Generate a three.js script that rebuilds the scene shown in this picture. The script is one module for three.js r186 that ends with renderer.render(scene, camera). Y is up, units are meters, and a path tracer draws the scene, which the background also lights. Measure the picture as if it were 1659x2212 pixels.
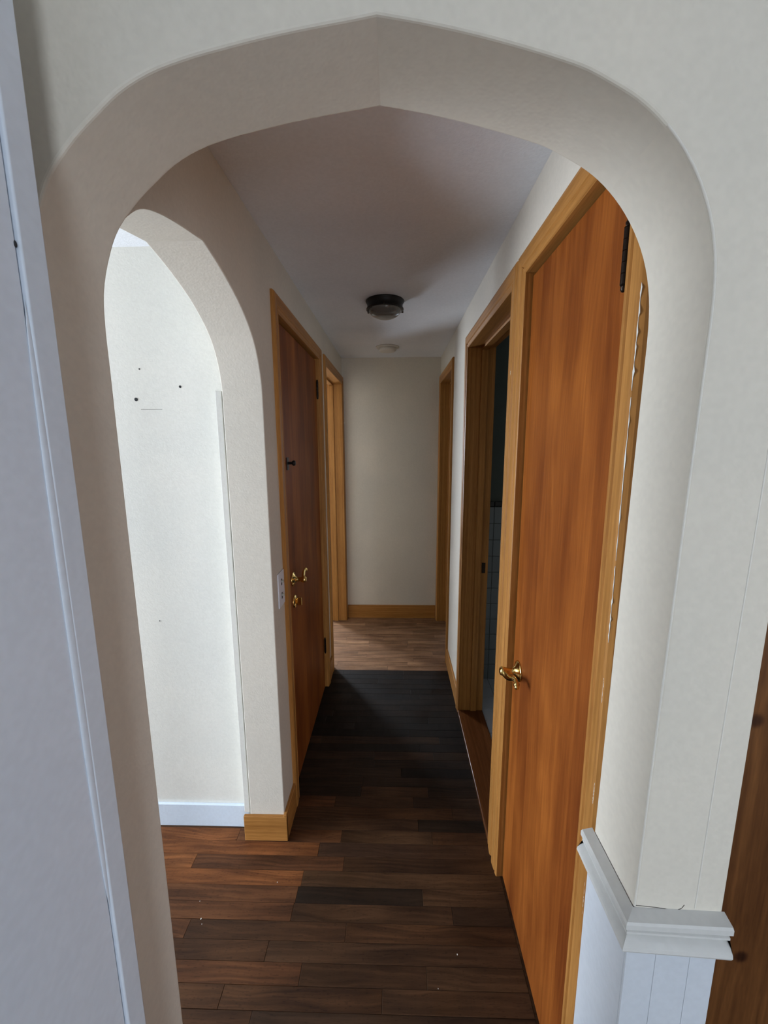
import * as THREE from 'three';
import { mergeGeometries, toCreasedNormals } from 'three/addons/utils/BufferGeometryUtils.js';
import { RoundedBoxGeometry } from 'three/addons/geometries/RoundedBoxGeometry.js';
import { RectAreaLightUniformsLib } from 'three/addons/lights/RectAreaLightUniformsLib.js';

// ------------------------------------------------------------------ camera, sky, daylight, exposure
const scene = new THREE.Scene();
const camera = new THREE.PerspectiveCamera(2 * Math.atan(1106 / 884.8) * 180 / Math.PI, 1659 / 2212, 0.02, 60);
camera.position.set(0, 1.62, 0);
camera.rotation.set(-0.1671, 0.0268, -0.0047, 'YXZ');
scene.add(camera);
const renderer = new THREE.WebGLRenderer({ antialias: true });
renderer.toneMapping = THREE.LinearToneMapping;
renderer.toneMappingExposure = 0.98;
renderer.shadowMap.enabled = true;
renderer.shadowMap.type = THREE.PCFSoftShadowMap;
scene.background = new THREE.Color().setRGB(0.80, 0.92, 1.12);   // overcast daylight outside the windows
RectAreaLightUniformsLib.init();
const DAY = new THREE.Color().setRGB(0.86, 0.955, 1.08);
const LIGHT = { near: 12.3, addedNearRight: 1.5, side: 27.5, sideNear: 1.6, bedroom: 66, addedBedroomSide: 8, endroom: 1.5, bath: 0.4 };

// ------------------------------------------------------------------ helpers
let seed = 20240611;
const rnd = () => { seed = (seed * 1664525 + 1013904223) >>> 0; return seed / 4294967296; };
const rr = (a, b) => a + (b - a) * rnd();
const hash = (x, y, s) => { let h = (x * 374761393 + y * 668265263 + s * 1274126177) | 0; h = Math.imul(h ^ (h >>> 13), 1274126177); h ^= h >>> 16; return (h >>> 0) / 4294967296; };
function vnoise(x, y, s, px, py) {                      // value noise, periodic in px, py cells
  const xi = Math.floor(x), yi = Math.floor(y), fx = x - xi, fy = y - yi;
  const w = (a, n) => ((a % n) + n) % n, u = fx * fx * (3 - 2 * fx), v = fy * fy * (3 - 2 * fy);
  const a = hash(w(xi, px), w(yi, py), s), b = hash(w(xi + 1, px), w(yi, py), s), c = hash(w(xi, px), w(yi + 1, py), s), d = hash(w(xi + 1, px), w(yi + 1, py), s);
  return (a + (b - a) * u) * (1 - v) + (c + (d - c) * u) * v;
}
const fbm = (x, y, s, px, py, o = 4) => { let r = 0, a = 0.5, t = 0; for (let i = 0; i < o; i++) { r += a * vnoise(x, y, s + i * 17, px, py); t += a; a *= 0.5; x *= 2; y *= 2; px *= 2; py *= 2; } return r / t; };
function tex(w, h, fn, srgb = true) {
  const d = new Uint8Array(w * h * 4);
  for (let j = 0; j < h; j++) for (let i = 0; i < w; i++) {
    const c = fn(i / w, j / h), o = (j * w + i) * 4;
    for (let k = 0; k < 3; k++) d[o + k] = Math.max(0, Math.min(255, c[k]));
    d[o + 3] = 255;
  }
  const t = new THREE.DataTexture(d, w, h);
  t.wrapS = t.wrapT = THREE.RepeatWrapping; t.magFilter = THREE.LinearFilter; t.minFilter = THREE.LinearMipmapLinearFilter; t.generateMipmaps = true;
  if (srgb) t.colorSpace = THREE.SRGBColorSpace;
  t.needsUpdate = true; return t;
}
const taken = new Map();
const numbered = (n) => { const k = taken.get(n) || 0; taken.set(n, k + 1); return k ? n + '_' + String(k).padStart(3, '0') : n; };
function mesh(name, geo, mat, parent) {
  const m = new THREE.Mesh(geo, mat); m.name = parent && parent !== scene ? name : numbered(name);
  m.castShadow = m.receiveShadow = true; (parent || scene).add(m); return m;
}
function group(name, x = 0, y = 0, z = 0) { const g = new THREE.Group(); g.name = numbered(name); g.position.set(x, y, z); scene.add(g); return g; }
function tag(o, label, category, kind, grp) { o.userData.label = label; o.userData.category = category; if (kind) o.userData.kind = kind; if (grp) o.userData.group = grp; return o; }
// uv in metres: u along the grain axis, v across it; (du, dv) shift the pattern
function metric(geo, grain = 'y', du = 0, dv = 0, su = 1, sv = 1) {
  const g = geo.index ? geo.toNonIndexed() : geo, p = g.attributes.position, n = g.attributes.normal, uv = new Float32Array(p.count * 2);
  for (let i = 0; i < p.count; i += 3) {
    let nx = 0, ny = 0, nz = 0;
    const ax = p.getX(i + 1) - p.getX(i), ay = p.getY(i + 1) - p.getY(i), az = p.getZ(i + 1) - p.getZ(i), bx = p.getX(i + 2) - p.getX(i), by = p.getY(i + 2) - p.getY(i), bz = p.getZ(i + 2) - p.getZ(i);
    nx = Math.abs(ay * bz - az * by); ny = Math.abs(az * bx - ax * bz); nz = Math.abs(ax * by - ay * bx);
    const dom = nx >= ny && nx >= nz ? 'x' : ny >= nz ? 'y' : 'z';
    const axes = { x: ['y', 'z'], y: ['x', 'z'], z: ['y', 'x'] }[dom];
    let [u, v] = axes; if (axes[1] === grain) [u, v] = [v, u];
    const get = (a, k) => (a === 'x' ? p.getX(k) : a === 'y' ? p.getY(k) : p.getZ(k));
    for (let k = i; k < i + 3; k++) { uv[k * 2] = (get(u, k) + du) * su; uv[k * 2 + 1] = (get(v, k) + dv) * sv; }
  }
  g.setAttribute('uv', new THREE.BufferAttribute(uv, 2));
  if (!n) g.computeVertexNormals();
  return g;
}
// a box from corner to corner with chamfered edges, uv in metres
function box(x0, x1, y0, y1, z0, z1, r = 0.002, grain = 'y', du = 0, dv = 0) {
  if (x0 > x1) [x0, x1] = [x1, x0]; if (y0 > y1) [y0, y1] = [y1, y0]; if (z0 > z1) [z0, z1] = [z1, z0];
  const w = x1 - x0, h = y1 - y0, d = z1 - z0, rad = Math.min(r, w / 2.01, h / 2.01, d / 2.01);
  const g = rad > 0 ? new RoundedBoxGeometry(w, h, d, 1, rad) : new THREE.BoxGeometry(w, h, d);
  g.translate((x0 + x1) / 2, (y0 + y1) / 2, (z0 + z1) / 2);
  return metric(g, grain, du, dv);
}
// a wall: outline and holes are lists of [a, y]; axis 'z' has a = x, axis 'x' has a = -z
function wallGeo(axis, p0, p1, outline, holes = [], bevel = 0, crease = 0.3) {
  const sh = new THREE.Shape(outline.map(([a, y]) => new THREE.Vector2(a, y)));
  for (const hl of holes) sh.holes.push(new THREE.Path(hl.map(([a, y]) => new THREE.Vector2(a, y))));
  let g = new THREE.ExtrudeGeometry(sh, bevel ? { depth: Math.abs(p1 - p0) - 2 * bevel, bevelEnabled: true, bevelSize: bevel, bevelThickness: bevel, bevelOffset: -bevel, bevelSegments: 3 } : { depth: Math.abs(p1 - p0), bevelEnabled: false });
  g.translate(0, 0, Math.min(p0, p1) + bevel);
  if (axis === 'x') g.rotateY(Math.PI / 2);
  g = toCreasedNormals(g, crease);
  return metric(g, 'y');
}
const rect = (a0, a1, y0, y1) => [[a0, y0], [a1, y0], [a1, y1], [a0, y1]];
function lathe(pts, seg = 40) { return new THREE.LatheGeometry(pts.map(([r, y]) => new THREE.Vector2(r, y)), seg); }
function spline(pts, n) { return new THREE.CatmullRomCurve3(pts.map(([a, b]) => new THREE.Vector3(a, b, 0)), false, 'centripetal').getPoints(n).map((v) => [v.x, v.y]); }

// ------------------------------------------------------------------ materials
const T = {};
T.plaster = tex(512, 512, (u, v) => { const n = 0.55 * fbm(u * 24, v * 24, 3, 24, 24, 3) + 0.45 * vnoise(u * 128, v * 128, 9, 128, 128); const c = 90 + n * 120; return [c, c, c]; }, false);
T.paint = tex(512, 512, (u, v) => { const n = fbm(u * 5, v * 5, 31, 5, 5, 5) - 0.5, m = vnoise(u * 200, v * 200, 8, 200, 200) - 0.5; const c = 246 + n * 16 + m * 6; return [c, c - n * 3, c - 2 - n * 6]; });
// flush door veneer: u = along the grain (0..2.2 m), v = across (0..0.9 m)
T.veneer = tex(1024, 1024, (u, v) => {
  const strip = Math.floor(v * 7 + 0.15 * Math.sin(v * 31)), tone = hash(strip, 3, 77) - 0.5;
  const warp = (fbm(u * 4, v * 6, 41, 4, 6, 3) - 0.5) * 0.09;
  const g = fbm(u * 6, (v + warp) * 120, 51, 6, 120, 3) - 0.5, fine = vnoise(u * 40, v * 420, 61, 40, 420) - 0.5;
  const flame = Math.sin((v * 46 + fbm(u * 8, v * 5, 71, 8, 5, 3) * 9)) * 0.5, blot = fbm(u * 5, v * 5, 81, 5, 5, 3) - 0.5;
  const figure = fbm(u * 9 + v * 5, v * 11 - u * 3, 87, 9, 11, 3) - 0.5;
  const k = tone * 20 + g * 26 + fine * 13 + flame * 7 + blot * 44 + figure * 34;
  return [142 + k, 79 + k * 0.78, 34 + k * 0.45];
});
// straight-grained fir for casings, jambs and base: u along the grain
T.fir = tex(1024, 512, (u, v) => {
  const w = v + (fbm(u * 3, v * 4, 91, 3, 4, 2) - 0.5) * 0.05;
  const ring = fbm(u * 3, w * 60, 95, 3, 60, 2) - 0.5, fine = vnoise(u * 60, v * 300, 97, 60, 300) - 0.5, blot = fbm(u * 6, v * 3, 99, 6, 3, 3) - 0.5;
  const k = ring * 46 + fine * 18 + blot * 22;
  return [192 + k, 145 + k * 0.92, 88 + k * 0.74];
});
// worn oak strip floor: u along the board
T.oak = tex(2048, 512, (u, v) => {
  const w = v + (fbm(u * 5, v * 3, 101, 5, 3, 3) - 0.5) * 0.16;
  const g = fbm(u * 7, w * 44, 103, 7, 44, 3) - 0.5, pore = vnoise(u * 130, v * 260, 107, 130, 260), blot = fbm(u * 9, v * 5, 109, 9, 5, 4) - 0.5;
  const k = g * 84 + blot * 70 - (pore > 0.8 ? 22 : 0);
  return [150 + k, 121 + k * 0.88, 96 + k * 0.76];
});
T.scuff = tex(512, 512, (u, v) => { const n = fbm(u * 6, v * 6, 121, 6, 6, 5), s = vnoise(u * 90, v * 12, 123, 90, 12); const c = 110 + n * 110 + s * 22; return [c, c, c]; }, false);
// knotty pine board: u along (0..2.4 m), v across (0..0.28 m)
const knots = [[1.214, 0.026], [0.785, 0.062], [1.86, 0.17], [0.31, 0.13], [1.5, 0.22]];
T.pine = tex(1024, 256, (u, v) => {
  const y = u * 2.4, x = v * 0.28; let bend = 0, dark = 0;
  for (const [ky, kx] of knots) { const dy = (y - ky) / 2.6, dx = x - kx, d = Math.hypot(dy, dx); bend += Math.sign(dx || 1) * 0.010 * Math.exp(-((d / 0.022) ** 2)); dark += Math.exp(-((Math.hypot(y - ky, dx) / 0.011) ** 4)); }
  const g = fbm(u * 4, (v + bend * 3.5) * 34, 131, 4, 34, 3) - 0.5, fine = vnoise(u * 120, v * 160, 133, 120, 160) - 0.5, blot = fbm(u * 14, v * 4, 135, 14, 4, 3) - 0.5;
  const k = g * 54 + fine * 16 + blot * 30 - dark * 60;
  return [92 + k * 0.8, 56 + k * 0.62, 26 + k * 0.4];
});
const rep = (t, u, v) => { const c = t.clone(); c.repeat.set(u, v); c.needsUpdate = true; return c; };
const plasterBump = rep(T.plaster, 2.2, 2.2), paintMap = rep(T.paint, 0.8, 0.8);
const painted = (hex, rough = 0.75, bump = 0.0008) => new THREE.MeshStandardMaterial({ color: hex, map: paintMap, roughness: rough, bumpMap: plasterBump, bumpScale: bump });
const wood = (t, hex, rough, ru, rv, extra = {}) => new THREE.MeshPhysicalMaterial({ color: hex, map: rep(t, ru, rv), roughness: rough, specularIntensity: 0.45, ...extra });
const M = {
  wall: painted('#e6dfd0'), hallWall: painted('#ded7cb'), arch: painted('#e4ddd0'), roomWall: painted('#e6e4dd'), ceiling: painted('#f2f5fc', 0.85, 0.0016),
  trimWhite: painted('#dde5f0', 0.42, 0.0003), leafWhite: painted('#e2eaf6', 0.42, 0.0004), dado: painted('#dbe1ea', 0.45, 0.0003), rail: painted('#d6d6d4', 0.5, 0.0003), baseWhite: painted('#dce9f8', 0.4, 0.0003),
  veneer: wood(T.veneer, '#e6e0c8', 0.5, 1 / 2.2, 1 / 0.9, { specularIntensity: 0.3 }),
  fir: wood(T.fir, '#dccbb0', 0.42, 1 / 1.6, 1 / 0.5),
  pine: wood(T.pine, '#ffffff', 0.45, 1 / 2.4, 1 / 0.28),
  subfloor: new THREE.MeshStandardMaterial({ color: '#1a120c', roughness: 0.95 }),
  brass: new THREE.MeshStandardMaterial({ color: new THREE.Color().setRGB(0.86, 0.64, 0.24), metalness: 1, roughness: 0.14 }),
  black: new THREE.MeshStandardMaterial({ color: '#14110f', roughness: 0.45, metalness: 0.4 }),
  bronze: new THREE.MeshStandardMaterial({ color: '#2b211a', roughness: 0.35, metalness: 0.75 }),
  milk: new THREE.MeshPhysicalMaterial({ color: '#b9b5ae', roughness: 0.2, transmission: 0.75, thickness: 0, ior: 1.45 }),
  plastic: new THREE.MeshStandardMaterial({ color: '#dcd8cf', roughness: 0.5 }),
  plate: new THREE.MeshStandardMaterial({ color: '#e2e5ee', roughness: 0.4 }),
  plastDark: new THREE.MeshStandardMaterial({ color: '#1b1815', roughness: 0.6 }),
  toggle: new THREE.MeshStandardMaterial({ color: '#a7a59c', roughness: 0.5 }),
  bead: painted('#e9e5dc', 0.5, 0.0002), smear: new THREE.MeshStandardMaterial({ color: '#dfe0da', roughness: 0.8 }),
  crack: new THREE.MeshStandardMaterial({ color: '#3a342d', roughness: 0.95 }),
  hole: new THREE.MeshStandardMaterial({ color: '#2c2d2f', roughness: 0.9 }),
  glass: new THREE.MeshPhysicalMaterial({ color: '#ffffff', transmission: 1, thickness: 0, roughness: 0.02, ior: 1.5 }),
  tile: new THREE.MeshStandardMaterial({ color: '#7f898c', roughness: 0.25 }),
  tileFloor: new THREE.MeshStandardMaterial({ color: '#b9bec4', roughness: 0.4 }),
  tileCap: new THREE.MeshStandardMaterial({ color: '#17191a', roughness: 0.2 }),
  grout: new THREE.MeshStandardMaterial({ color: '#6d706f', roughness: 0.9 }),
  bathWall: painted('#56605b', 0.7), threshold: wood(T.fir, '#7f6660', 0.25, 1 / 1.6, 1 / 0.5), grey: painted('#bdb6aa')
};
const scuff = rep(T.scuff, 1.1, 1.1);
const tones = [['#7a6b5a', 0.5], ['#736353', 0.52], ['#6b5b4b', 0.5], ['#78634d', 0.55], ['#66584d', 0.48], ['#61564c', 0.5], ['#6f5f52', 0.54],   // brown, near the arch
  ['#47423d', 0.5], ['#d0a274', 0.55],                                                        // black-stained boards; fresher orange ones with side-room light added to the tone
  ['#2f2c29', 0.5], ['#2a2725', 0.5], ['#332e2a', 0.5], ['#272523', 0.5],                     // near-black boards in the middle of the hall
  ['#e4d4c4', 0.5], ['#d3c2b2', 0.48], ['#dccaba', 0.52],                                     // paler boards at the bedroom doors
  ['#4f463d', 0.5], ['#473f38', 0.5], ['#b88c62', 0.55], ['#8d6f54', 0.55]];                  // worn boards between the two; last two tones carry side-room light
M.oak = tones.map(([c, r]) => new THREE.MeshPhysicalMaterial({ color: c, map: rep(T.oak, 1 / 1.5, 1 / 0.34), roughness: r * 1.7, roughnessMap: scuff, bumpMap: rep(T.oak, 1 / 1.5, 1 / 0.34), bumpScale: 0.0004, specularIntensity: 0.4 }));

// ------------------------------------------------------------------ plan (metres)
const CEIL = 2.334, FRONT = -0.535, BACK = -0.663;           // arch wall faces
const XL = -0.4545, XL2 = -0.595, XR = 0.392, XR2 = 0.53;    // hall side walls
const END = -3.64, X0 = -4.0, X1 = 2.6, Z0 = -5.0, Z1 = 3.0, DOORTOP = 2.11;
const structure = (o, label, category) => tag(o, label, category, 'structure');

// ------------------------------------------------------------------ floor
const floor = structure(mesh('floor', box(X0 - 0.2, X1 + 0.2, -0.14, -0.02, Z0 - 0.2, Z1 + 0.2, 0), M.subfloor), 'dark worn oak strip floor running across the hallway', 'floor');
{
  const W = 0.0565, zRef = -1.2025;
  const fixed = { };                                  // row -> [seams, tones] read from the photograph
  fixed[0] = [[-0.357, 0.1], { 1: 7 }];              // the dark board with an open end joint
  fixed[2] = [[-0.79, -0.2], { 0: 8, 1: 19 }];
  fixed[8] = [[-0.16, 0.156], { 0: 17, 1: 1, 2: 16 }];
  fixed[-1] = [[-0.36, 0.2], { 1: 1 }];
  fixed[5] = [[0.1], { 0: 1, 1: 7 }];
  for (let k = -12; k < 45; k++) {
    const z0 = zRef - k * W, z1 = z0 - W; if (z1 < END - 0.08) break;
    const open = z0 > -1.56 && z1 < -0.6, xa = open ? -1.75 : -0.62, xb = z0 < -2.8 ? 0.62 : 0.40;
    let seams = fixed[k] ? fixed[k][0] : null;
    if (!seams) { seams = []; let x = xa + rr(0.15, 0.8); while (x < xb - 0.12) { seams.push(x); x += rr(0.3, 0.95); } }
    const xs = [xa, ...seams.filter((s) => s > xa && s < xb), xb];
    for (let i = 0; i + 1 < xs.length; i++) {
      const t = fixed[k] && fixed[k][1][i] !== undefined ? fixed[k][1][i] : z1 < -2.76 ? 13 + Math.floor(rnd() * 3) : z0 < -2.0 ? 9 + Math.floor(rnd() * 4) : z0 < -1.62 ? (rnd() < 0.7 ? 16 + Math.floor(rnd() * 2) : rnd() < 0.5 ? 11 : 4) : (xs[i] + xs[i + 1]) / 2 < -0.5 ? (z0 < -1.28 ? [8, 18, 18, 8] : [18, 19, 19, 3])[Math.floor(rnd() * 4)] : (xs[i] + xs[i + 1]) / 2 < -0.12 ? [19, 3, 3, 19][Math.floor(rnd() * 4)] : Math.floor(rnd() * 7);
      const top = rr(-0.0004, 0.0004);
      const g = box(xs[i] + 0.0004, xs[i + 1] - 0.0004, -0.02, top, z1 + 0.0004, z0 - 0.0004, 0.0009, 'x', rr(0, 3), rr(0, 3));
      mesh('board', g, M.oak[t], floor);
    }
  }
  const field = (n, x0, x1, z0, z1) => mesh('floor_field', box(x0, x1, -0.02, 0, z0, z1, 0, 'x'), M.oak[n], floor);
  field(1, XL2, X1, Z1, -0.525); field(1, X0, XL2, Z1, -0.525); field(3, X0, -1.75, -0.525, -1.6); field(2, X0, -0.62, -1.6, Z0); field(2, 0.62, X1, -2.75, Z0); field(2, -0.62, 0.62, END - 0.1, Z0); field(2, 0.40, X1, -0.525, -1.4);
}
// ------------------------------------------------------------------ ceiling and walls
structure(mesh('ceiling', box(X0 - 0.2, X1 + 0.2, CEIL, CEIL + 0.14, Z0 - 0.2, Z1 + 0.2, 0), M.ceiling), 'off-white plaster ceiling above the hallway', 'ceiling');

structure(mesh('ceiling_side_room', box(X0, XL2, 2.283, CEIL, Z1, -1.503, 0), M.ceiling), 'white ceiling of the bright side room', 'ceiling');
const archL = spline([[-0.447, 1.74], [-0.447, 1.80], [-0.443, 1.85], [-0.430, 1.895], [-0.412, 1.933], [-0.378, 1.971], [-0.348, 1.996], [-0.317, 2.019], [-0.28, 2.037], [-0.236, 2.050], [-0.193, 2.059], [-0.151, 2.067], [-0.1, 2.075], [-0.047, 2.082], [-0.020, 2.086]], 44);
const archR = spline([[-0.020, 2.086], [0.031, 2.077], [0.083, 2.066], [0.135, 2.053], [0.181, 2.040], [0.214, 2.029], [0.245, 2.014], [0.272, 1.999], [0.298, 1.979], [0.325, 1.950], [0.348, 1.915], [0.365, 1.876], [0.375, 1.835], [0.379, 1.79], [0.3785, 1.70]], 44);
const archOut = [[XL2, 0], [-0.447, 0], ...archL, ...archR.slice(1), [0.362, 0], [0.507, 0], [0.507, CEIL], [XL2, CEIL]];
const wallFront = structure(mesh('wall_front', wallGeo('z', BACK, FRONT, archOut, [], 0.004, 0.26), M.arch), 'cream plaster wall with a pointed Tudor arch opening onto the hallway', 'wall');
// hall left wall with the side arch, the closet door and the bedroom door; a = -z
const half = [[0, 2.096], [0.06, 2.082], [0.1, 2.071], [0.17, 2.047], [0.226, 2.022], [0.29, 1.982], [0.334, 1.94], [0.362, 1.893], [0.378, 1.85], [0.387, 1.80], [0.388, 1.74]];
const halfNear = [[0, 2.096], [0.089, 2.081], [0.147, 2.070], [0.199, 2.057], [0.246, 2.039], [0.284, 2.012], [0.32, 1.975], [0.352, 1.925], [0.374, 1.87], [0.386, 1.80], [0.388, 1.74]];
const hs = spline(half, 36), hn = spline(halfNear, 36), side = [...hn.slice(1).reverse().map(([d, y]) => [1.056 - d, y]), ...hs.map(([d, y]) => [1.056 + d, y])];
const dh = (a0, a1) => [[a0 - 0.018, DOORTOP + 0.018], [a0 - 0.018, 0], [a1 + 0.018, 0], [a1 + 0.018, DOORTOP + 0.018]];
const archSide = [[0.668, 0], ...side, [1.444, 0]];
const leftNotch = [];
const outlineWith = (a0, a1, notches) => { const o = [[a0, 0]]; for (const n of notches) o.push(...n); o.push([a1, 0], [a1, CEIL], [a0, CEIL]); return o; };
const up = (a0, a1) => [[a0 - 0.018, 0], [a0 - 0.018, DOORTOP + 0.018], [a1 + 0.018, DOORTOP + 0.018], [a1 + 0.018, 0]];
const wallLeft = structure(mesh('wall_left', wallGeo('x', XL2, XL, outlineWith(-Z1, -Z0, [archSide, up(1.655, 2.52), up(2.765, 3.565)]), [], 0.003, 0.26), M.hallWall), 'cream hallway wall with a side arch into the bright room', 'wall');
const wallRight = structure(mesh('wall_right', wallGeo('x', XR, XR2, outlineWith(-BACK, -Z0, [up(0.745, 1.31), up(1.452, 2.265), up(2.895, 3.565)]), [], 0, 0.26), M.hallWall), 'cream hallway wall with three wood-cased doorways', 'wall');
structure(mesh('wall_end', box(XL, XR, 0, CEIL, END, END - 0.14, 0), M.hallWall), 'tan plaster wall closing the far end of the hallway', 'wall');
const wallRoom = structure(mesh('wall_side_room', box(X0, XL2, 0, CEIL, -1.503, -1.64, 0), M.roomWall), 'bright white wall seen through the side arch', 'wall');
structure(mesh('wall_closet_left', box(X0, XL2, 0, CEIL, -2.62, -2.74, 0), M.grey), 'plaster partition behind the left closet', 'wall');
structure(mesh('wall_closet_right', box(XR2, X1, 0, CEIL, -1.33, -1.42, 0), M.grey), 'plaster partition behind the right closet', 'wall');
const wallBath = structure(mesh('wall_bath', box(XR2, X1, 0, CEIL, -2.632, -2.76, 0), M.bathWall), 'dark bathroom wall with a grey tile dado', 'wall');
// outer shell with window openings
const shell = (n, axis, p0, p1, a0, a1, holes, mat, label) => structure(mesh(n, wallGeo(axis, p0, p1, rect(a0, a1, 0, CEIL), holes.map(([b0, b1, y0, y1]) => rect(b0, b1, y0, y1).reverse())), mat), label, 'wall');
const WIN = { near: [0.86, 1.66, 0.12, 2.2], addedNearRight: [-2.0, -0.7, 0.85, 2.1], side: [0.25, 1.46, 0.1, 2.0], sideNear: [-3.1, -1.3, 0.75, 2.15], bed: [-2.45, -1.75, 0.95, 2.1], addedBedSide: [3.9, 4.85, 0.9, 2.1], end: [1.0, 2.0, 0.9, 2.1], bath: [1.7, 2.2, 1.3, 2.0] };  // near and side sills lowered to throw more light on the hall ceiling
shell('wall_rear', 'z', Z1, Z1 + 0.16, X0, X1, [WIN.near, WIN.sideNear], M.wall, 'wall with windows behind the viewer');
shell('wall_outer_left', 'x', X0 - 0.16, X0, -Z1, -Z0, [WIN.side, WIN.addedBedSide], M.roomWall, 'outer wall of the bright side room with its window');
shell('wall_outer_right', 'x', X1, X1 + 0.16, -Z1, -Z0, [WIN.bath, WIN.addedNearRight], M.grey, 'outer wall with the small bathroom window');
shell('wall_back', 'z', Z0 - 0.16, Z0, X0, X1, [WIN.bed, WIN.end], M.grey, 'outer wall of the far bedrooms with windows');

// windows: frame, sash, meeting rail, pane and sill, with an added area light at each pane standing in for daylight
function makeWindow(axis, plane, inward, [a0, a1, y0, y1], label, power) {
  const g = structure(group('window_' + (++winCount)), label, 'window');
  const b = (name, u0, u1, v0, v1, d0, d1, mat) => mesh(name, axis === 'z' ? box(u0, u1, v0, v1, plane + d0 * inward, plane + d1 * inward, 0.003) : box(plane + d0 * inward, plane + d1 * inward, v0, v1, -u0, -u1, 0.003), mat, g);
  b('frame', a0, a0 + 0.05, y0, y1, -0.12, 0.0, M.trimWhite); b('frame', a1 - 0.05, a1, y0, y1, -0.12, 0.0, M.trimWhite);
  b('frame', a0 + 0.05, a1 - 0.05, y1 - 0.05, y1, -0.12, 0.0, M.trimWhite); b('frame', a0 + 0.05, a1 - 0.05, y0, y0 + 0.05, -0.12, 0.0, M.trimWhite);
  const ym = (y0 + y1) / 2; b('meeting_rail', a0 + 0.05, a1 - 0.05, ym - 0.02, ym + 0.02, -0.09, -0.05, M.trimWhite);
  b('pane', a0 + 0.05, a1 - 0.05, y0 + 0.05, ym - 0.02, -0.073, -0.069, M.glass); b('pane', a0 + 0.05, a1 - 0.05, ym + 0.02, y1 - 0.05, -0.073, -0.069, M.glass);
  b('sill', a0 - 0.06, a1 + 0.06, y0 - 0.03, y0, -0.02, 0.05, M.trimWhite);
  const l = new THREE.RectAreaLight(DAY, power, a1 - a0 - 0.1, y1 - y0 - 0.1); l.name = 'window_area_light'; l.castShadow = true;
  const am = (a0 + a1) / 2, d = plane - 0.045 * inward;
  if (axis === 'z') { l.position.set(am, ym, d); l.lookAt(am, ym, d + inward); } else { l.position.set(d, ym, -am); l.lookAt(d + inward, ym, -am); }
  scene.add(l);
}
let winCount = 0;
makeWindow('z', Z1, -1, WIN.near, 'white sash window behind the viewer', LIGHT.near);
makeWindow('x', X1, -1, WIN.addedNearRight, 'added unseen sash window lighting the white door from the right', LIGHT.addedNearRight);  // unseen window added to brighten the white door and left jamb
makeWindow('z', Z1, -1, WIN.sideNear, 'white sash window at the rear of the bright side room', LIGHT.sideNear);
makeWindow('x', X0, 1, WIN.side, 'white sash window in the outer wall of the bright side room', LIGHT.side);
makeWindow('z', Z0, 1, WIN.bed, 'white sash window of the far left bedroom', LIGHT.bedroom);
makeWindow('x', X0, 1, WIN.addedBedSide, 'added unseen sash window lighting the far right hall wall', LIGHT.addedBedroomSide);  // unseen window added to light the right hall wall past the bathroom
makeWindow('z', Z0, 1, WIN.end, 'white sash window of the far right room', LIGHT.endroom);
makeWindow('x', X1, -1, WIN.bath, 'small bathroom window', LIGHT.bath);

// knotty pine boarding to the right of the arch pier
const wallPine = structure(mesh('wall_right_front', box(0.507, X1, 0, CEIL, BACK, -0.574, 0), M.grey), 'knotty pine boarded wall right of the white arch pier', 'wall');
for (let i = 0; i < 8; i++) { const x0 = 0.5072 + i * 0.262; mesh('pine_board', box(x0, Math.min(X1, x0 + 0.26), 0, CEIL, -0.574, -0.556, 0.003, 'y', i * 0.73, i ? -x0 + 0.09 * i : -0.504), M.pine, wallPine); }

// ------------------------------------------------------------------ door casings, jambs and stops
const PROF = [[0, 0], [0, 0.008], [0.0025, 0.0105], [0.014, 0.0125], [0.017, 0.0085], [0.021, 0.0085], [0.025, 0.0135], [0.052, 0.0158], [0.060, 0.0145], [0.065, 0.008], [0.065, 0]];
function sweep(stA, stB, grain) {                              // strip between two stations of equal length
  const pos = [];
  for (let i = 0; i + 1 < stA.length; i++) { const a = stA[i], b = stA[i + 1], c = stB[i + 1], d = stB[i]; pos.push(...a, ...b, ...c, ...a, ...c, ...d); }
  for (const st of [stA, stB]) for (let i = 1; i + 1 < st.length; i++) pos.push(...st[0], ...st[i], ...st[i + 1]);
  let g = new THREE.BufferGeometry(); g.setAttribute('position', new THREE.Float32BufferAttribute(pos, 3)); g.computeVertexNormals();
  return metric(g, grain, rr(0, 2), rr(0, 2));
}
let trimCount = 0;
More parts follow.
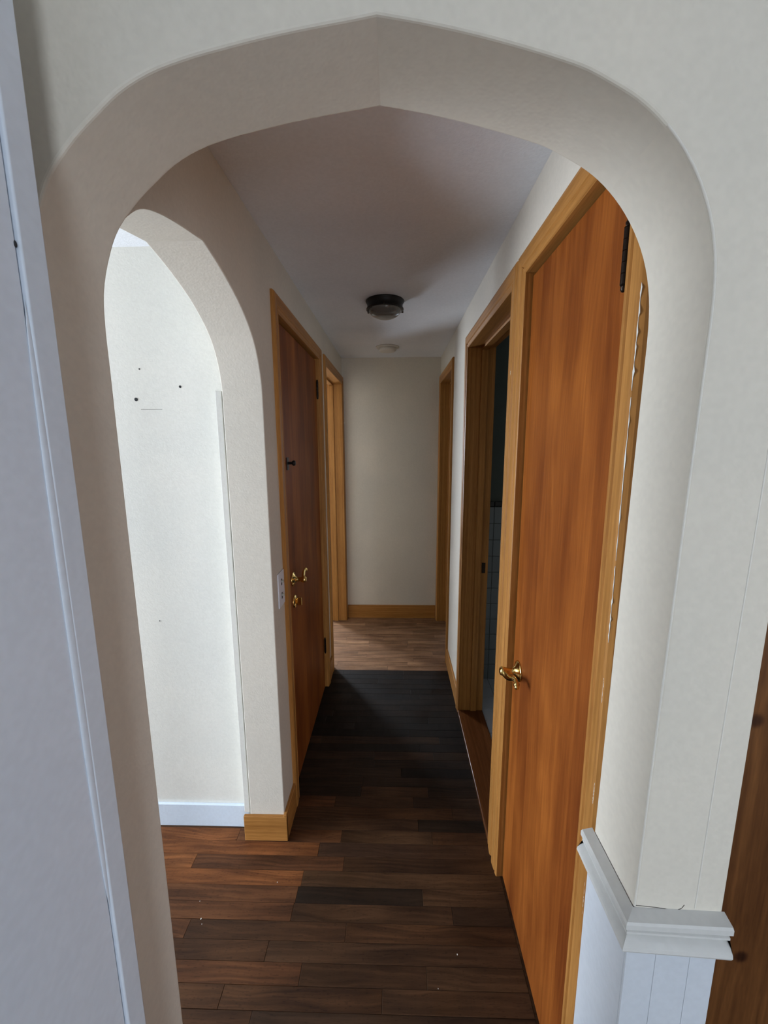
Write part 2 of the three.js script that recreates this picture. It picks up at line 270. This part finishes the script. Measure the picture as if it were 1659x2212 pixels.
function doorFrame(X, s, wallBack, za, zb, label, wood, stopAt) {
  const g = structure(group('trim_' + (++trimCount)), label, 'door frame'), top = DOORTOP;
  const P = (d, t, z, y) => [X + s * t, y, z];
  const nl0 = PROF.map(([d, t]) => P(d, t, za + d, 0)), nl1 = PROF.map(([d, t]) => P(d, t, za + d, top + d));
  const fl1 = PROF.map(([d, t]) => P(d, t, zb - d, top + d)), fl0 = PROF.map(([d, t]) => P(d, t, zb - d, 0));
  mesh('casing', sweep(nl0, nl1, 'y'), wood, g); mesh('casing_head', sweep(nl1, fl1, 'z'), wood, g); mesh('casing', sweep(fl1, fl0, 'y'), wood, g);
  const xa = X + s * 0.001, xb = wallBack;
  mesh('jamb', box(xa, xb, 0, top, za, za + 0.018, 0.0015), wood, g); mesh('jamb', box(xa, xb, 0, top, zb, zb - 0.018, 0.0015, 'y', 0.7, 0.3), wood, g);
  mesh('jamb_head', box(xa, xb, top, top + 0.018, za + 0.018, zb - 0.018, 0.0015, 'z'), wood, g);
  if (stopAt !== undefined) {
    const sa = stopAt, sb = stopAt - s * 0.035;
    mesh('stop', box(sa, sb, 0, top - 0.012, za, za - 0.012, 0.002), wood, g); mesh('stop', box(sa, sb, 0, top - 0.012, zb, zb + 0.012, 0.002, 'y', 0.4, 0.2), wood, g);
    mesh('stop', box(sa, sb, top - 0.012, top, za, zb, 0.002, 'z'), wood, g);
  }
  return g;
}
const frameRC = doorFrame(XR, -1, XR2, -0.745, -1.31, 'honey fir casing around the closed door on the right', M.fir, 0.4405);
const frameBath = doorFrame(XR, -1, XR2, -1.452, -2.265, 'honey fir casing around the dark open bathroom doorway', M.fir, 0.455);
const frameRE = doorFrame(XR, -1, XR2, -2.895, -3.565, 'reddish wood casing of the far right doorway', M.fir, 0.46);
const frameLC = doorFrame(XL, 1, XL2, -1.655, -2.52, 'brown wood casing around the closed door on the left', M.fir, -0.5035);
const frameLB = doorFrame(XL, 1, XL2, -2.765, -3.565, 'reddish wood casing of the far left doorway', M.fir, -0.52);
mesh('gap_strip', box(XR, XR - 0.005, 0, 2.172, -1.375, -1.387, 0.0005), M.fir, frameRC);
mesh('strike_plate', box(0.495, 0.515, 0.885, 0.945, -2.2635, -2.2655 + 0.003, 0.0005), M.bronze, frameBath);

// ------------------------------------------------------------------ doors
function leverSet(parent, x, y, z, s, dir, tail) {             // rosette on a face at x, standing out along s, lever towards dir (z)
  const put = (name, geo, mat, par) => mesh(name, metricless(geo), mat, par);
  const ros = lathe([[0, 0], [0.033, 0], [0.0335, 0.003], [0.031, 0.0055], [0.026, 0.0065], [0.024, 0.009], [0.016, 0.0125], [0.0125, 0.018], [0.012, 0.02], [0, 0.02]], 36);
  ros.rotateZ(-s * Math.PI / 2); ros.translate(x, y, z);
  const r = put('rosette', ros, M.brass, parent);
  const neck = lathe([[0.0115, 0.018], [0.0095, 0.026], [0.0095, 0.036], [0.0125, 0.044], [0.0145, 0.05], [0.0145, 0.056], [0.012, 0.061], [0.006, 0.0635], [0, 0.064]], 28);
  neck.rotateZ(-s * Math.PI / 2); neck.translate(x, y, z);
  put('neck', neck, M.brass, r);
  const n = 26, pts = [], rad = [];
  for (let i = 0; i <= n; i++) { const t = i / n; pts.push(new THREE.Vector3(x + s * (0.052 - 0.016 * Math.sin(t * 2.2)), y + tail * (0.008 * Math.sin(t * Math.PI * 2) - 0.012 * t), z + dir * t * 0.108)); rad.push(t < 0.85 ? 0.0098 - 0.0045 * t : 0.006 + 0.0035 * Math.sin((t - 0.85) / 0.15 * Math.PI)); }
  const curve = new THREE.CatmullRomCurve3(pts), tube = new THREE.TubeGeometry(curve, n, 1, 14, false), pp = tube.attributes.position;
  for (let i = 0; i <= n; i++) { const c = curve.getPointAt(i / n); for (let j = 0; j <= 14; j++) { const k = i * 15 + j; pp.setXYZ(k, c.x + (pp.getX(k) - c.x) * rad[i], c.y + (pp.getY(k) - c.y) * rad[i] * 1.15, c.z + (pp.getZ(k) - c.z) * rad[i]); } }
  tube.computeVertexNormals();
  const endBall = new THREE.SphereGeometry(0.0075, 18, 12); endBall.translate(pts[n].x, pts[n].y, pts[n].z);
  put('lever', mergeGeometries([tube.toNonIndexed(), endBall.toNonIndexed()]), M.brass, r);
}
function metricless(g) { return g; }
function hinge(parent, x, y, z, s, mat) {
  const parts = [];
  for (let i = 0; i < 5; i++) { const c = new THREE.CylinderGeometry(0.0062, 0.0062, 0.0166, 14); c.translate(x, y - 0.036 + i * 0.0177, z); parts.push(c); }
  const top = lathe([[0, 0.012], [0.003, 0.011], [0.0052, 0.007], [0.004, 0.003], [0.0065, 0], [0, 0]], 14); top.translate(x, y + 0.0443, z); parts.push(top);
  const bot = top.clone(); bot.translate(-x, -y - 0.0443, -z); bot.rotateX(Math.PI); bot.translate(x, y - 0.0446, z); parts.push(bot);
  const h = mesh('hinge', mergeGeometries(parts.map((p) => p.index ? p.toNonIndexed() : p)), mat, parent);
  return h;
}
// the flush door on the right
const doorR = structure(group('door_1'), 'orange-brown flush wooden door with brass lever on the right wall', 'door');
mesh('leaf', box(0.4055, 0.4395, 0.008, 2.1, -0.7485, -1.3065, 0.0015, 'y', 0.05, 1.37), M.veneer, doorR);
leverSet(doorR, 0.4055, 0.882, -1.245, -1, 1, -1);
hinge(doorR, 0.3868, 1.926, -0.757, -1, M.bronze); hinge(doorR, 0.3868, 0.16, -0.757, -1, M.bronze);
for (const y of [1.926, 0.16]) mesh('hinge_leaf', box(0.388, 0.4065, y - 0.045, y + 0.045, -0.755, -0.759, 0.0008), M.bronze, doorR);
// the flush door on the left
const doorL = structure(group('door_2'), 'dark brown flush wooden door with brass lever and deadbolt on the left wall', 'door');
mesh('leaf', box(-0.468, -0.503, 0.008, 2.1, -1.6585, -2.513, 0.0015, 'y', 1.1, 0.2), M.veneer, doorL);
leverSet(doorL, -0.468, 1.005, -1.79, 1, -1, -1);
{
  const ros = lathe([[0, 0], [0.03, 0], [0.0305, 0.003], [0.027, 0.008], [0.014, 0.011], [0.012, 0.014], [0, 0.014]], 32); ros.rotateZ(-Math.PI / 2); ros.translate(-0.468, 0.895, -1.80);
  const r = mesh('deadbolt_rosette', ros, M.brass, doorL);
  mesh('thumb_turn', box(-0.455, -0.432, 0.876, 0.914, -1.796, -1.804, 0.003), M.brass, r);
  const plate = mesh('latch_plate', box(-0.4675, -0.464, 1.505, 1.56, -1.765, -1.795, 0.001), M.black, doorL);
  const kn = lathe([[0.006, 0], [0.006, 0.016], [0.011, 0.02], [0.012, 0.026], [0.009, 0.031], [0, 0.032]], 20); kn.rotateZ(-Math.PI / 2); kn.translate(-0.464, 1.535, -1.785);
  mesh('latch_knob', kn, M.black, plate);
}
hinge(doorL, -0.4605, 1.935, -2.514, 1, M.bronze); hinge(doorL, -0.4605, 0.3, -2.514, 1, M.bronze);

// the white door standing open close to the viewer on the left
const doorW = structure(group('door_3'), 'white painted door standing open at the left edge', 'door');
mesh('leaf', box(-0.3605, -0.396, 0.01, 2.15, -0.4175, 0.34, 0.002), M.leafWhite, doorW);
mesh('edge_strip', box(-0.3572, -0.396, 0.01, 2.15, -0.45, -0.4192, 0.0025), M.trimWhite, doorW);
{
  const c = new THREE.CylinderGeometry(1, 1, 0.72, 14, 30, true), cp = c.attributes.position;
  for (let i = 0; i < cp.count; i++) { const r = 0.006 * Math.pow(Math.max(0, 1 - Math.abs(cp.getY(i) / 0.36) ** 3), 0.6); cp.setX(i, cp.getX(i) * r * 0.36); cp.setZ(i, cp.getZ(i) * r); }
  c.computeVertexNormals(); c.translate(-0.3598, 1.4, -0.4178); mesh('caulk_bead', metric(c), M.trimWhite, doorW);
  const k = new THREE.SphereGeometry(0.0016, 10, 8); k.scale(0.5, 2, 1); k.translate(-0.3603, 1.808, -0.4168); mesh('paint_chip', metric(k), M.hole, doorW);
}
// ------------------------------------------------------------------ baseboards
structure(mesh('baseboard_left', mergeGeometries([box(XL, XL + 0.013, 0, 0.125, -1.43, -1.592, 0.003, 'z'), box(XL + 0.013, -0.62, 0, 0.115, -1.4445, -1.4295, 0.003, 'x')]), M.fir), 'honey pine baseboard wrapped around the side arch corner', 'baseboard');
structure(mesh('baseboard_left_far', box(XL, XL + 0.013, 0, 0.125, -2.586, -2.699, 0.003, 'z'), M.fir), 'short pine baseboard between the two left doors', 'baseboard');
structure(mesh('baseboard_right', box(XR, XR - 0.013, 0, 0.115, -2.331, -2.829, 0.003, 'z'), M.fir), 'pine baseboard on the right wall past the bathroom door', 'baseboard');
structure(mesh('baseboard_end', box(XL + 0.016, XR - 0.016, 0, 0.125, END, END + 0.014, 0.003, 'x'), M.fir), 'brown baseboard across the end wall', 'baseboard');
structure(mesh('baseboard_side_room', box(X0, -0.622, 0, 0.106, -1.503, -1.49, 0.003, 'x'), M.baseWhite), 'white baseboard below the bright wall', 'baseboard');
// corner strip at the back of the side arch jamb, separated by a shadow gap
structure(mesh('trim_' + (++trimCount), box(-0.6, -0.622, 0.116, 1.80, -1.449, -1.503, 0.002), M.roomWall), 'white corner strip behind the side arch jamb', 'trim');

// ------------------------------------------------------------------ chair rail and dado on the arch pier
{
  const prof = [[0, 0.075], [0.018, 0.069], [0.0205, 0.065], [0.0205, 0.054], [0.018, 0.050], [0.0125, 0.048], [0.0125, 0.044], [0.0165, 0.041], [0.0165, 0.036], [0.012, 0.033], [0.012, 0.029], [0.019, 0.024], [0.0245, 0.016], [0.0255, 0.009], [0.0235, 0.003], [0.018, 0], [0, 0]];
  const xj = 0.3695, zf = FRONT, xe = 0.509, ze = -0.668, railTop = 0.908, at = (y, scale, drop) => railTop - drop - (0.075 - y) * scale;
  const s0 = prof.map(([p, y]) => [xj - p, at(y, 0.72, 0), ze]), s1 = prof.map(([p, y]) => [xj - p, at(y, 0.72, 0), zf + p]), s2 = prof.map(([p, y]) => [xe, at(y, 0.8, 0.005), zf + p]);
  const rail = structure(group('trim_' + (++trimCount)), 'white moulded chair rail wrapped around the arch pier', 'chair rail');
  mesh('rail', toCreasedNormals(sweep(s0, s1, 'z'), 0.5), M.rail, rail); mesh('rail', toCreasedNormals(sweep(s1, s2, 'x'), 0.5), M.rail, rail);
  const dado = structure(group('trim_' + (++trimCount)), 'bluish white dado panels below the chair rail', 'panel');
  mesh('panel', box(0.375, 0.3645, 0, 0.865, -0.662, zf, 0.0008), M.dado, dado);
  mesh('panel', box(0.3645, 0.504, 0, 0.862, zf, zf + 0.0045, 0.0012), M.dado, dado);
  for (const x of [0.41, 0.463]) mesh('joint_bead', box(x, x + 0.0016, 0, 0.86, zf + 0.004, zf + 0.0053, 0.0006), M.dado, dado);
}
{
  const line = (pts, r, n) => metric(new THREE.TubeGeometry(new THREE.CatmullRomCurve3(pts.map(([x, y]) => new THREE.Vector3(x, y, FRONT - 0.0006))), n, r, 8));
  mesh('joint_bead', line([[0.4635, 0.908], [0.4665, 1.25], [0.471, 1.56], [0.473, 1.9]], 0.0014, 12), M.bead, wallFront);
  mesh('corner_bead', line([...archR.slice(26).filter((q, i) => i % 2 === 0), [0.3757, 1.5], [0.3722, 1.2], [0.3700, 0.91]].map(([x, y]) => [x + 0.002, y]), 0.0015, 60), M.bead, wallFront);  // bead toned lighter than the wall, painting in the edge highlight
}
// fine crack in the plaster just above the rail
{
  const c = new THREE.CatmullRomCurve3([[0.371, 0.911, 0], [0.39, 0.9095, 0], [0.412, 0.907, 0], [0.434, 0.9045, 0], [0.443, 0.907, 0], [0.447, 0.914, 0]].map(([x, y]) => new THREE.Vector3(x, y, FRONT)));
  mesh('plaster_crack', metric(new THREE.TubeGeometry(c, 24, 0.00055, 5)), M.crack, wallFront);
}
// ------------------------------------------------------------------ smears of white paint
function smear(name, parent, axis, plane, outline, mat) {         // small flat blot with torn outline, 0.4 mm thick
  const sh = new THREE.Shape(outline.map(([a, y]) => new THREE.Vector2(a, y)));
  const g = new THREE.ExtrudeGeometry(sh, { depth: 0.0004, bevelEnabled: false }); if (axis === 'x') g.rotateY(Math.PI / 2);
  if (axis === 'x') g.translate(plane, 0, 0); else g.translate(0, 0, plane);
  mesh(name, metric(g), mat, parent);
}
const torn = (a, w, y0, y1, n) => { const l = [], r = []; for (let i = 0; i <= n; i++) { const y = y0 + (y1 - y0) * i / n, k = (0.35 + 0.65 * rnd()) * (i === 0 || i === n ? 0.25 : 1); l.push([a - w * k * rr(-0.2, 1), y]); r.push([a + w * k * rr(0.1, 1), y]); } return [...l, ...r.reverse()]; };
for (const [a, w, y0, y1] of [[0.684, 0.0035, 1.70, 1.86], [0.6845, 0.003, 1.42, 1.69], [0.6845, 0.0026, 1.27, 1.41], [0.688, 0.002, 1.15, 1.2], [0.6865, 0.002, 0.94, 0.985], [0.6885, 0.0016, 0.68, 0.76]]) smear('paint_smear', frameRC, 'x', XR - 0.0152, torn(a + 0.001, w, y0, y1, 22), M.smear);
smear('paint_smear', frameRC, 'x', XR - 0.0158, torn(1.40, 0.004, 1.835, 1.85, 5), M.smear);
smear('paint_smear', wallPine, 'z', -0.556, torn(0.516, 0.006, 1.0, 1.022, 6), M.smear);
smear('paint_smear', wallPine, 'z', -0.556, torn(0.5095, 0.0025, 0.965, 1.0, 7), M.smear);

// ------------------------------------------------------------------ marks on the bright wall
for (const [x, y, r] of [[-0.934, 1.779, 0.0062], [-0.769, 1.822, 0.0044], [-0.911, 1.884, 0.0026], [-0.93, 0.93, 0.0018]]) {
  const c = lathe([[0, 0.0012], [r * 0.55, 0.0012], [r * 0.8, 0.0018], [r, 0.0012], [r, 0]], 18); c.rotateX(Math.PI / 2); c.translate(x, y, -1.503);
  mesh('wall_anchor', c, M.hole, wallRoom);
}
mesh('plaster_crack', box(-0.92, -0.842, 1.7435, 1.7447, -1.503, -1.5025, 0), M.crack, wallRoom);

// ------------------------------------------------------------------ bathroom floor, tiles and threshold
{
  const slab = structure(mesh('floor_bath', box(XR2 - 0.14, X1, -0.018, 0.004, -1.42, -2.632, 0), M.grout), 'pale grey tiled bathroom floor', 'floor');
  for (let i = 0; i < 7; i++) for (let j = 0; j < 11; j++) mesh('tile', box(0.533 + i * 0.11, 0.533 + i * 0.11 + 0.107, 0.004, 0.007, -1.423 - j * 0.11, -1.423 - j * 0.11 - 0.107, 0.001), M.tileFloor, slab);
  structure(mesh('threshold', box(XR - 0.012, XR2, 0.0, 0.02, -1.452, -2.265, 0.005, 'z'), M.threshold), 'reddish wooden threshold of the bathroom door', 'threshold');
  const dado = structure(mesh('wall_bath_tiling', box(XR2, 1.32, 0.007, 1.21, -2.627, -2.632, 0), M.grout), 'grey tile dado with a black cap on the bathroom wall', 'tiles');
  for (let i = 0; i < 7; i++) { for (let j = 0; j < 11; j++) mesh('tile', box(0.532 + i * 0.11, 0.532 + i * 0.11 + 0.1075, 0.009 + j * 0.1095, 0.009 + j * 0.1095 + 0.107, -2.62, -2.627, 0.0015), M.tile, dado); mesh('cap_tile', box(0.532 + i * 0.11, 0.532 + i * 0.11 + 0.1075, 1.214, 1.245, -2.614, -2.632, 0.003), M.tileCap, dado); }
}
// ------------------------------------------------------------------ switch plate, ceiling lamp, detector
{
  const s = tag(group('light_switch', XL, 1.05, -1.545), 'white wall switch plate beside the left wooden door', 'switch');
  mesh('plate', box(0, 0.005, -0.07, 0.07, -0.04, 0.04, 0.002), M.plate, s);
  for (const y of [0.028, -0.028]) { mesh('switch_slot', box(0.0046, 0.0056, y - 0.013, y + 0.013, -0.006, 0.006, 0.0003), M.plastDark, s); mesh('toggle', box(0.005, 0.015, y - 0.002, y + 0.008, -0.004, 0.004, 0.0015), M.toggle, s); }
  const l = tag(group('ceiling_light', -0.05, CEIL, -2.235), 'unlit flush ceiling lamp with black metal rim and glass bowl', 'ceiling lamp');
  mesh('metal_rim', lathe([[0, 0], [0.095, 0], [0.099, -0.004], [0.094, -0.012], [0.09, -0.02], [0.0905, -0.034], [0.095, -0.04], [0.0955, -0.045], [0.086, -0.045], [0.084, -0.03], [0, -0.03]], 48), M.black, l);
  const bowl = lathe([[0.0835, -0.034], [0.0838, -0.045], [0.08, -0.056], [0.071, -0.067], [0.058, -0.076], [0.04, -0.083], [0.018, -0.0865], [0, -0.087]], 48);
  mesh('glass_bowl', bowl, M.milk, l);
  for (let i = 0; i < 3; i++) { const a = 0.5 + i * 2.094, k = new THREE.CylinderGeometry(0.004, 0.005, 0.014, 12); k.rotateZ(Math.PI / 2); k.translate(0.099, -0.04, 0); k.rotateY(a); mesh('thumb_screw', k, M.bronze, l); }
  const d = tag(group('smoke_detector', -0.055, CEIL, -3.25), 'round off-white smoke detector on the ceiling behind the lamp', 'smoke detector');
  mesh('base', lathe([[0, 0], [0.088, 0], [0.088, -0.006], [0.084, -0.009], [0, -0.009]], 40), M.plastic, d);
  mesh('cover', lathe([[0.062, -0.009], [0.066, -0.016], [0.066, -0.026], [0.058, -0.034], [0.03, -0.037], [0, -0.037]], 40), M.plastic, d);
}
for (const [x, z, r] of [[-0.44, -1.27, 0.0022], [-0.67, -1.145, 0.003], [0.20, -1.065, 0.0026], [-0.66, -1.13, 0.0018], [0.13, -0.98, 0.0016], [-0.7, -1.20, 0.0018]]) {   // flecks of plaster lying on the boards
  const g = new THREE.IcosahedronGeometry(r, 0); g.scale(1, 0.5, 0.7); g.rotateY(x * 40); g.translate(x, r * 0.4, z); mesh('plaster_fleck', metric(g), M.smear, floor);
}
renderer.render(scene, camera);
